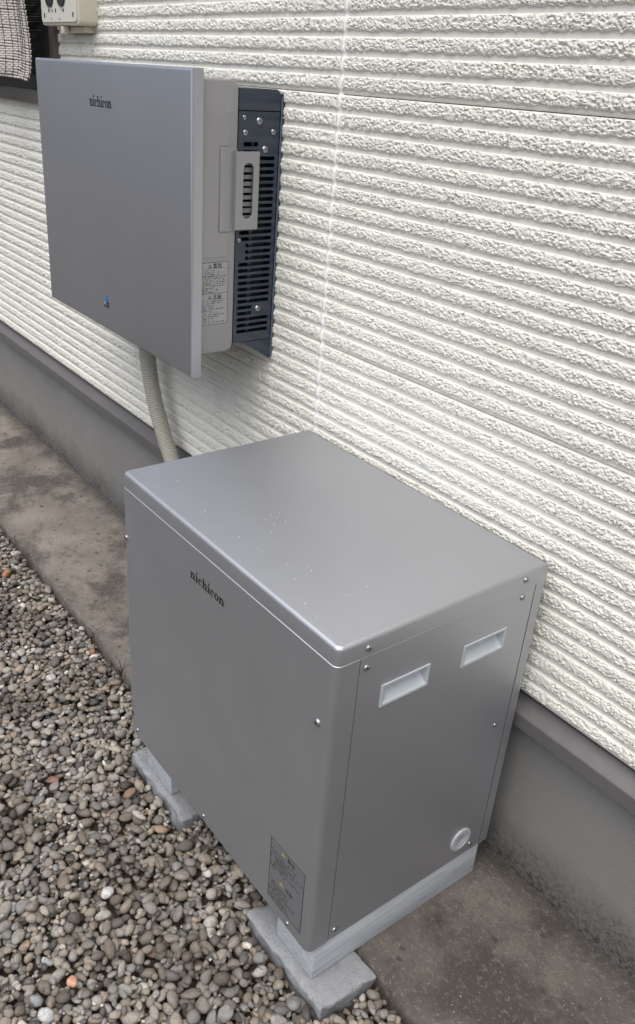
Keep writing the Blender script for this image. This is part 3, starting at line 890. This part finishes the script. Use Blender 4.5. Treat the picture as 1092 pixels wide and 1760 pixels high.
# print on the cover
wordmark('nichicon', -.6030, .1085, 1.2585, .0140, PYF, unit)
FY = frame_y(PYF)
def poly2d(name, pts, M, m, parent, h=.0003):
    bm = bmesh.new(); bm.faces.new([bm.verts.new(M @ Vector((a, b, h))) for a, b in pts]); return from_bm(name, bm, m, parent)
poly2d('badge', [(-.5685, .8405), (-.5470, .8405), (-.5520, .8515), (-.5570, .8570), (-.5610, .8540)], FY, M_blue, unit)
poly2d('badge', [(-.5720, .8330), (-.5610, .8330), (-.5610, .8398), (-.5690, .8398)], FY, M_green, unit)
poly2d('badge', [(-.5590, .8330), (-.5440, .8330), (-.5465, .8398), (-.5590, .8398)], FY, M_navyink, unit)
marks('badge_caption', [(-.5715 + i * .0058, -.5715 + i * .0058 + .0044, .8262, .8310) for i in range(5)], FY, M_black, unit)

# ------------------------------------------------------------------ corrugated conduit from the unit down behind the cabinet
def conduit():
    ctrl = [Vector(p) for p in ((-.652, -.058, .90), (-.652, -.058, .78), (-.650, -.056, .66), (-.624, -.054, .56), (-.576, -.052, .47), (-.512, -.052, .385), (-.410, -.060, .28), (-.28, -.080, .195), (-.14, -.110, .165), (.018, -.130, .160))]
    def cr(a, b, c, d, t):
        return .5 * ((2 * b) + (c - a) * t + (2 * a - 5 * b + 4 * c - d) * t * t + (3 * b - a - 3 * c + d) * t ** 3)
    pts = []
    for i in range(len(ctrl) - 1):
        a = ctrl[max(0, i - 1)]; b = ctrl[i]; c = ctrl[i + 1]; d = ctrl[min(len(ctrl) - 1, i + 2)]
        for k in range(60): pts.append(cr(a, b, c, d, k / 60))
    L = [0]
    for p, q in zip(pts, pts[1:]): L.append(L[-1] + (q - p).length)
    step = .0064 / 6; tot = L[-1]; V = []; F = []; ns = 20; j = 0; cnt = 0; s = 0
    while s < tot:
        while L[j + 1] < s: j += 1
        t = (s - L[j]) / max(1e-9, L[j + 1] - L[j]); p = pts[j].lerp(pts[j + 1], t)
        T = (pts[min(j + 3, len(pts) - 1)] - pts[max(0, j - 3)]).normalized()
        U = T.cross(Vector((0, 1, 0))).normalized(); W = T.cross(U)
        ph = cnt % 6; r = (.0209, .0219, .0220, .0218, .0203, .0196)[ph]
        for q in range(ns):
            a = 2 * math.pi * q / ns; V.append(p + U * (r * math.cos(a)) + W * (r * math.sin(a)))
        cnt += 1; s += step
    for i in range(cnt - 1):
        for q in range(ns): F.append((i * ns + q, i * ns + (q + 1) % ns, (i + 1) * ns + (q + 1) % ns, (i + 1) * ns + q))
    return np_mesh('conduit', np.array([v[:] for v in V]), F, M_cond)
tag(conduit(), 'beige corrugated cable conduit curving down the siding below the power conditioner', 'conduit')

# ------------------------------------------------------------------ battery cabinet
cab = empty('battery_cabinet', 'silver grey battery cabinet standing on two timber beams in front of the wall', 'battery cabinet', (.3257, -.24, .0835))
BX0, BX1, BY0, BY1, BZ0, BZS, BZ1 = .0124, .6395, -.4519, -.0262, .0835, .6565, .6866
YS, YR = -.4110, -.0500     # sheet seams on the side
def shell(name, pts, z0, z1, t, m, bev=True):
    """open sheet-metal profile: list of (x,y) outer points, wall t inside, from z0 to z1"""
    n_ = len(pts); inn = []
    for i, p in enumerate(pts):
        a = Vector(pts[max(0, i - 1)]); b = Vector(pts[min(n_ - 1, i + 1)]); d = (b - a).normalized()
        inn.append((p[0] - d.y * t, p[1] + d.x * t))
    bm = bmesh.new(); e = .0006
    rings = []
    for prof, zz in ((pts, z0), (pts, z1 - e), ([(p[0] * .55 + q[0] * .45, p[1] * .55 + q[1] * .45) for p, q in zip(pts, inn)], z1), (inn, z1), (inn, z0)):
        rings.append([bm.verts.new((x, y, zz)) for x, y in prof])
    for A, B in zip(rings, rings[1:] + rings[:1]):
        for i in range(n_ - 1): bm.faces.new((A[i], A[i + 1], B[i + 1], B[i]))
    for end in (0, n_ - 1):
        vs = [r[end] for r in rings]; bm.faces.new(vs)
    return from_bm(name, bm, m, cab, smooth=True)
def corner(cx, cy, r, a0, a1, n_=6):
    return [(cx + r * math.cos(math.radians(a0 + (a1 - a0) * i / n_)), cy + r * math.sin(math.radians(a0 + (a1 - a0) * i / n_))) for i in range(n_ + 1)]
R_ = .0118
front = [(BX0, YS)] + corner(BX0 + R_, BY0 + R_, R_, 180, 270) + corner(BX1 - R_, BY0 + R_, R_, 270, 360) + [(BX1, YS)]
shell('front_sheet', front, BZ0, BZS, .0016, M_cab)
rear = [(BX1, YR)] + corner(BX1 - .006, BY1 - .006, .006, 0, 90, 3) + corner(BX0 + .006, BY1 - .006, .006, 90, 180, 3) + [(BX0, YR)]
shell('rear_sheet', rear, BZ0, BZS, .0016, M_cab)
H1 = (-.3650, -.2703, .5537, .5930); H2 = (-.2003, -.1050, .5555, .5955)
def sheared(h, inset):     # the openings sit a touch tilted in the sheet, as in the photo's perspective they are plain rectangles
    a0, a1, b0, b1 = h; return [(a0 + inset, b0 + inset), (a1 - inset, b0 + inset), (a1 - inset, b1 - inset), (a0 + inset, b1 - inset)]
plate('side_panel', rrect(YS + .0016, YR - .0016, BZ0 + .001, BZS - .0005, .0012), [sheared(H1, .003), sheared(H2, .003)], .0016, frame_x(BX1 - .0003), M_cab, cab, .0003)
box('side_panel', BX0 + .0003, BX0 + .0019, YS + .0016, YR - .0016, BZ0 + .001, BZS - .0005, M_cab, cab)
box('light_block_core', BX0 + .006, BX1 - .030, BY0 + .006, BY1 - .006, BZ0 + .002, BZS - .002, M_dark, cab)  # added dark core that blocks light, so the sheet gaps stay dark
# lid: sits a hair inside the sheets, so their top edge shows as a fine bright line
bm = bmesh.new(); li = .0011
bm_box(bm, BX0 + li, BX1 - li * .5, BY0 + li, BY1 + .002, BZS - .0008, BZ1)
bmesh.ops.bevel(bm, geom=[e for e in bm.edges if abs(e.verts[0].co.z - e.verts[1].co.z) > .01 and e.verts[0].co.y < -.2], offset=.0108, segments=5, profile=.5, affect='EDGES')
bmesh.ops.bevel(bm, geom=[e for e in bm.edges if abs(e.verts[0].co.z - e.verts[1].co.z) > .01 and e.verts[0].co.y > -.1 and abs(e.verts[0].co.x - e.verts[1].co.x) < 1e-5], offset=.004, segments=3, profile=.5, affect='EDGES')
bmesh.ops.bevel(bm, geom=[e for e in bm.edges if e.verts[0].co.z > BZ1 - 1e-4 and e.verts[1].co.z > BZ1 - 1e-4], offset=.0062, segments=4, profile=.5, affect='EDGES')
lid = from_bm('lid', bm, M_cab, cab, smooth=True)
def pocket(h):
    """recessed grip: thin bezel, deep pocket whose back slopes in from the bottom edge to the top"""
    a0, a1, b0, b1 = h; x = BX1
    bm = bmesh.new()
    def v(a, b, d): return bm.verts.new((x + d, a, b))
    O = [v(a0, b0, .0), v(a1, b0, .0), v(a1, b1, .0), v(a0, b1, .0)]
    O1 = [v(a0 + .0004, b0 + .0004, .0018), v(a1 - .0004, b0 + .0004, .0018), v(a1 - .0004, b1 - .0004, .0018), v(a0 + .0004, b1 - .0004, .0018)]
    t = .0042
    I = [v(a0 + t, b0 + t, .0016), v(a1 - t, b0 + t, .0016), v(a1 - t, b1 - t, .0016), v(a0 + t, b1 - t, .0016)]
    D = [v(a0 + t + .010, b0 + t + .002, -.004), v(a1 - t - .010, b0 + t + .002, -.004), v(a1 - t - .004, b1 - t - .001, -.026), v(a0 + t + .004, b1 - t - .001, -.026)]
    for A, B in ((O, O1), (O1, I), (I, D)):
        for i in range(4): bm.faces.new((A[i], A[(i + 1) % 4], B[(i + 1) % 4], B[i]))
    bm.faces.new(D)
    return from_bm('grip_pocket', bm, M_pocket, cab)
pocket(H1); pocket(H2)
for me, y, z in ((SC_MID, -.3975, .6690), (SC_MID, -.0790, .6725)): screw(me, (BX1 - li * .5 - .0003, y, z), 'x', lid)
for me, y, z in ((SC_MID, -.3976, .6370), (SC_MID, -.0790, .6410), (SC_SMALL, -.0795, .3845), (SC_MID, -.3979, .1035), (SC_MID, -.0789, .1015)): screw(me, (BX1 - .0004, y, z), 'x', cab)
for me, x, z in ((SC_MID, .0235, .5529), (SC_BIG, .6117, .5466), (SC_SMALL, .3139, .0955), (SC_SMALL, .5828, .0955), (SC_SMALL, .0440, .0990)): screw(me, (x, BY0 - .0001, z), 'y', cab)
# round cable cap
bm = bmesh.new(); prof = [(.0248, 0), (.0248, .0022), (.0238, .0032), (.0175, .0036), (.0165, .0026), (.0085, .0026), (.0075, .0018), (.0001, .0018)]; n_ = 36
rings = [[bm.verts.new((BX1 - .0003 + b, -.1094 + a * math.cos(2 * math.pi * i / n_), .1315 + a * math.sin(2 * math.pi * i / n_))) for i in range(n_)] for a, b in prof]
for A, B in zip(rings, rings[1:]):
    for i in range(n_): bm.faces.new((A[i], A[(i + 1) % n_], B[(i + 1) % n_], B[i]))
from_bm('cable_cap', bm, M_cap, cab, smooth=True)
# print and label on the front
wordmark('nichicon', .2620, .1045, .5950, .0118, BY0, cab)
FC = frame_y(BY0)
cl = plate('caution_label', rrect(.5253, .6173, .1075, .2455, .001), [], .0003, frame_y(BY0 - .0003), M_labeldark, cab)
FD = frame_y(BY0 - .0003)
marks('label_border', border(.5256, .6170, .1078, .2452, .0011), FD, M_black, cl)
rows = body_lines(.5275, .6150, .1820, .2260, .0062, gl, .7, .8) + body_lines(.5275, .6150, .1110, .1560, .0062, gl, .7, .8)
tag(marks('label_print', rows, FD, M_ink, cl), kind='stuff')
triangle('warning_triangle', .5600, .2305, .0046, FD, M_yel, cl)
triangle('warning_triangle', .5600, .1620, .0046, FD, M_yel, cl)
text('警告', .0100, frame_y(BY0 - .0005) @ Matrix.Translation((.5810, .2300, 0)), M_ink, cl)
text('注意', .0100, frame_y(BY0 - .0005) @ Matrix.Translation((.5810, .1615, 0)), M_ink, cl)
plate('drain_notch', rrect(.0205, .0290, .1240, .1380, .003), [], .0004, frame_y(BY0 - .0002), M_recess, cab)
# rain drops left on the lid
Vd = []; Fd = []; gd = np.random.default_rng(8); off = 0
hv = ICO[2][0][ICO[2][0][:, 2] > -.05]; 
for q in range(85):
    x = gd.uniform(BX0 + .02, BX1 - .02); y = BY0 + .012 + (BY1 - BY0 - .03) * gd.beta(1.1, 1.9)
    r = gd.uniform(.0005, .0011)
    V, F = ICO[1]; Vd.append(V * np.array([r, r, r * .55]) + np.array([x, y, BZ1])); Fd.append(F + off); off += len(V)
M_drop = mat('rain_drop', (.70, .72, .74), .08, spec=.8)
tag(np_mesh('rain_drops', np.concatenate(Vd), np.concatenate(Fd), M_drop, lid), kind='stuff')

# ------------------------------------------------------------------ feet: timber beams on paving blocks
def beam(x0, x1, lb):
    o = box('timber_beam', x0, x1, -.4348, -.0447, .0005, BZ0 - .0002, M_beam, None, .003, 2)
    o.data.transform(Matrix.Translation((-(x0 + x1) / 2, .24, 0))); o.location = ((x0 + x1) / 2, -.24, 0)
    return tag(o, lb, 'beam', 'timber beams under the cabinet')
beam(.0517, .1571, 'grey painted timber beam under the far left end of the cabinet, only its front end showing')
beam(.5340, .6365, 'grey painted timber beam under the near right end of the cabinet with its long side exposed')

def block(x0, x1, y0, y1, lb, seed):
    nx, ny, nz = 46, 24, 12
    bm = bmesh.new(); bm_box(bm, x0, x1, y0, y1, -.060, -.0006)
    bmesh.ops.bevel(bm, geom=bm.edges[:], offset=.004, segments=2, profile=.5, affect='EDGES')
    bmesh.ops.subdivide_edges(bm, edges=[e for e in bm.edges if e.calc_length() > .03], cuts=22, use_grid_fill=True)
    for v in bm.verts:
        p = v.co; q = np.array([p.x * 90, (p.y + p.z * .7) * 90])
        k = float(vnoise(q[0:1], q[1:2], seed)[0]) - .5; k2 = float(vnoise(q[0:1] * .35, q[1:2] * .35, seed + 1)[0]) - .5
        ex = min(p.x - x0, x1 - p.x, .02); ey = min(p.y - y0, y1 - p.y, .02)
        edge = max(0, 1 - min(ex, ey) / .012)
        top_ = p.z > -.006
        v.co.z += (min(0, k * .0025 - edge * max(0, k2 + .16) * .016)) if top_ else 0
        s = edge * (k * .004 + k2 * .010)
        v.co.x += s * (1 if p.x < (x0 + x1) / 2 else -1) * (ex < .006); v.co.y += s * (1 if p.y < (y0 + y1) / 2 else -1) * (ey < .006)
    o = from_bm('paving_block', bm, M_block, None, smooth=True)
    o.data.transform(Matrix.Translation((-(x0 + x1) / 2, -(y0 + y1) / 2, .06))); o.location = ((x0 + x1) / 2, (y0 + y1) / 2, -.06)
    return tag(o, lb, 'block', 'concrete blocks under the beams')
block(*BLOCKS[0], 'grey concrete paving block sunk in the gravel under the far left beam', 21)
block(*BLOCKS[1], 'chipped grey concrete paving block under the near right beam', 24)

# ------------------------------------------------------------------ outdoor outlet box at the top left
out = empty('outlet_box', 'beige outdoor outlet box with two black sockets on the siding beside the window', 'outlet box', (-1.12, 0, 1.42))
bm = bmesh.new(); bm_box(bm, -1.245, -.998, -.050, .0065, 1.424, 1.60)
bmesh.ops.bevel(bm, geom=[e for e in bm.edges if abs(e.verts[0].co.y - e.verts[1].co.y) > .03], offset=.012, segments=4, profile=.5, affect='EDGES')
bmesh.ops.bevel(bm, geom=[e for e in bm.edges if e.verts[0].co.y < -.049 and e.verts[1].co.y < -.049], offset=.004, segments=2, profile=.5, affect='EDGES')
from_bm('body', bm, M_beige, out, smooth=True)
face = plate('face_plate', rrect(-1.238, -1.008, 1.431, 1.594, .010), [], .004, frame_y(-.053), M_beige2, out, .001)
for xc in (-1.176, -1.098):
    plate('socket', rrect(xc - .026, xc + .026, 1.4665, 1.545, .024, 8), [], .006, frame_y(-.0565), M_frame, face, .001)
for x, z in ((-1.217, 1.4475), (-1.028, 1.4475), (-1.217, 1.58), (-1.028, 1.58)):
    plate('screw_hole', rrect(x - .004, x + .004, z - .006, z + .006, .003), [], .0006, frame_y(-.0533), M_recess, face)
for mk in [(-1.188, -1.180, 1.4545, 1.4625), (-1.165, -1.160, 1.4535, 1.4615), (-1.143, -1.136, 1.4535, 1.4625), (-1.094, -1.085, 1.4545, 1.4615), (-1.172, -1.168, 1.4365, 1.4405), (-1.118, -1.113, 1.4365, 1.4405)]:
    marks('printed_mark', [mk], frame_y(-.0531), M_ink, face)
box('latch', -1.128, -1.108, -.048, -.030, 1.404, 1.4235, M_beige, out, .003)
box('drain_skirt', -1.16, -1.02, -.028, .0065, 1.409, 1.4238, M_beige, out, .003)

# ------------------------------------------------------------------ dry weeds at the apron edge
def weed(p, h, lb, seed):
    r = random.Random(seed); V = []; F = []
    for s in range(5):
        a = r.uniform(0, 6.28); l = h * r.uniform(.5, 1.0); k0 = len(V); bx, by = r.uniform(-.004, .004), r.uniform(-.004, .004)
        for i in range(7):
            t = i / 6; x = bx + l * .55 * t * t * math.cos(a + t); y = by + l * .55 * t * t * math.sin(a + t); z = l * (t - .25 * t * t)
            w_ = .0017 * (1 - .7 * t)
            for q in range(3): V.append((x + w_ * math.cos(q * 2.1), y + w_ * math.sin(q * 2.1), z))
        for i in range(6):
            for q in range(3): F.append((k0 + i * 3 + q, k0 + i * 3 + (q + 1) % 3, k0 + i * 3 + 3 + (q + 1) % 3, k0 + i * 3 + 3 + q))
    o = np_mesh('dry_weed', V, F, M_twig); o.location = p
    return tag(o, lb, 'weed')
weed((-.42, -.348, -.012), .095, 'taller dry dark weed stalk at the edge of the apron', 2)
weed((-.26, -.346, -.012), .070, 'short dry dark weed stalk at the apron edge close to the cabinet', 6)

# small dry litter caught between the pebbles
def litter(count):
    r = random.Random(12); V = []; F = []
    for _ in range(count):
        for _t in range(20):
            x = r.uniform(-1.3, .75); y = r.uniform(-1.0, -.34)
            i, j = int((x - X0) / CELL), int((y - Y0) / CELL)
            if in_view(x, y) and HM[i, j] < .03: break
        z = float(HM[i, j]) + .001; a = r.uniform(0, 6.28); l = r.uniform(.006, .026); w_ = r.uniform(.0004, .0009); bend = r.uniform(-.35, .35)
        k0 = len(V)
        for q in range(4):
            t = q / 3 - .5; ax = a + bend * t
            px, py = x + l * t * math.cos(ax), y + l * t * math.sin(ax); pz = z + .003 * math.sin(q * 2 + x * 90)
            for e in range(3): V.append((px - w_ * math.sin(ax) * math.cos(e * 2.1), py + w_ * math.cos(ax) * math.cos(e * 2.1), pz + w_ * math.sin(e * 2.1)))
        for q in range(3):
            for e in range(3): F.append((k0 + q * 3 + e, k0 + q * 3 + (e + 1) % 3, k0 + q * 3 + 3 + (e + 1) % 3, k0 + q * 3 + 3 + e))
    return tag(np_mesh('dry_litter', V, F, M_straw), 'bits of dry stem and straw scattered among the pebbles', kind='stuff')
M_straw = mat('dry_straw', (.16, .12, .08), .85)
n = N(M_straw); n.color(n.mix(n.ramp(n.noise(n.pos(), 25, 2), [(.4, 0.0), (.6, 1.0)]), (.05, .036, .024), (.26, .20, .13)))
litter(150)
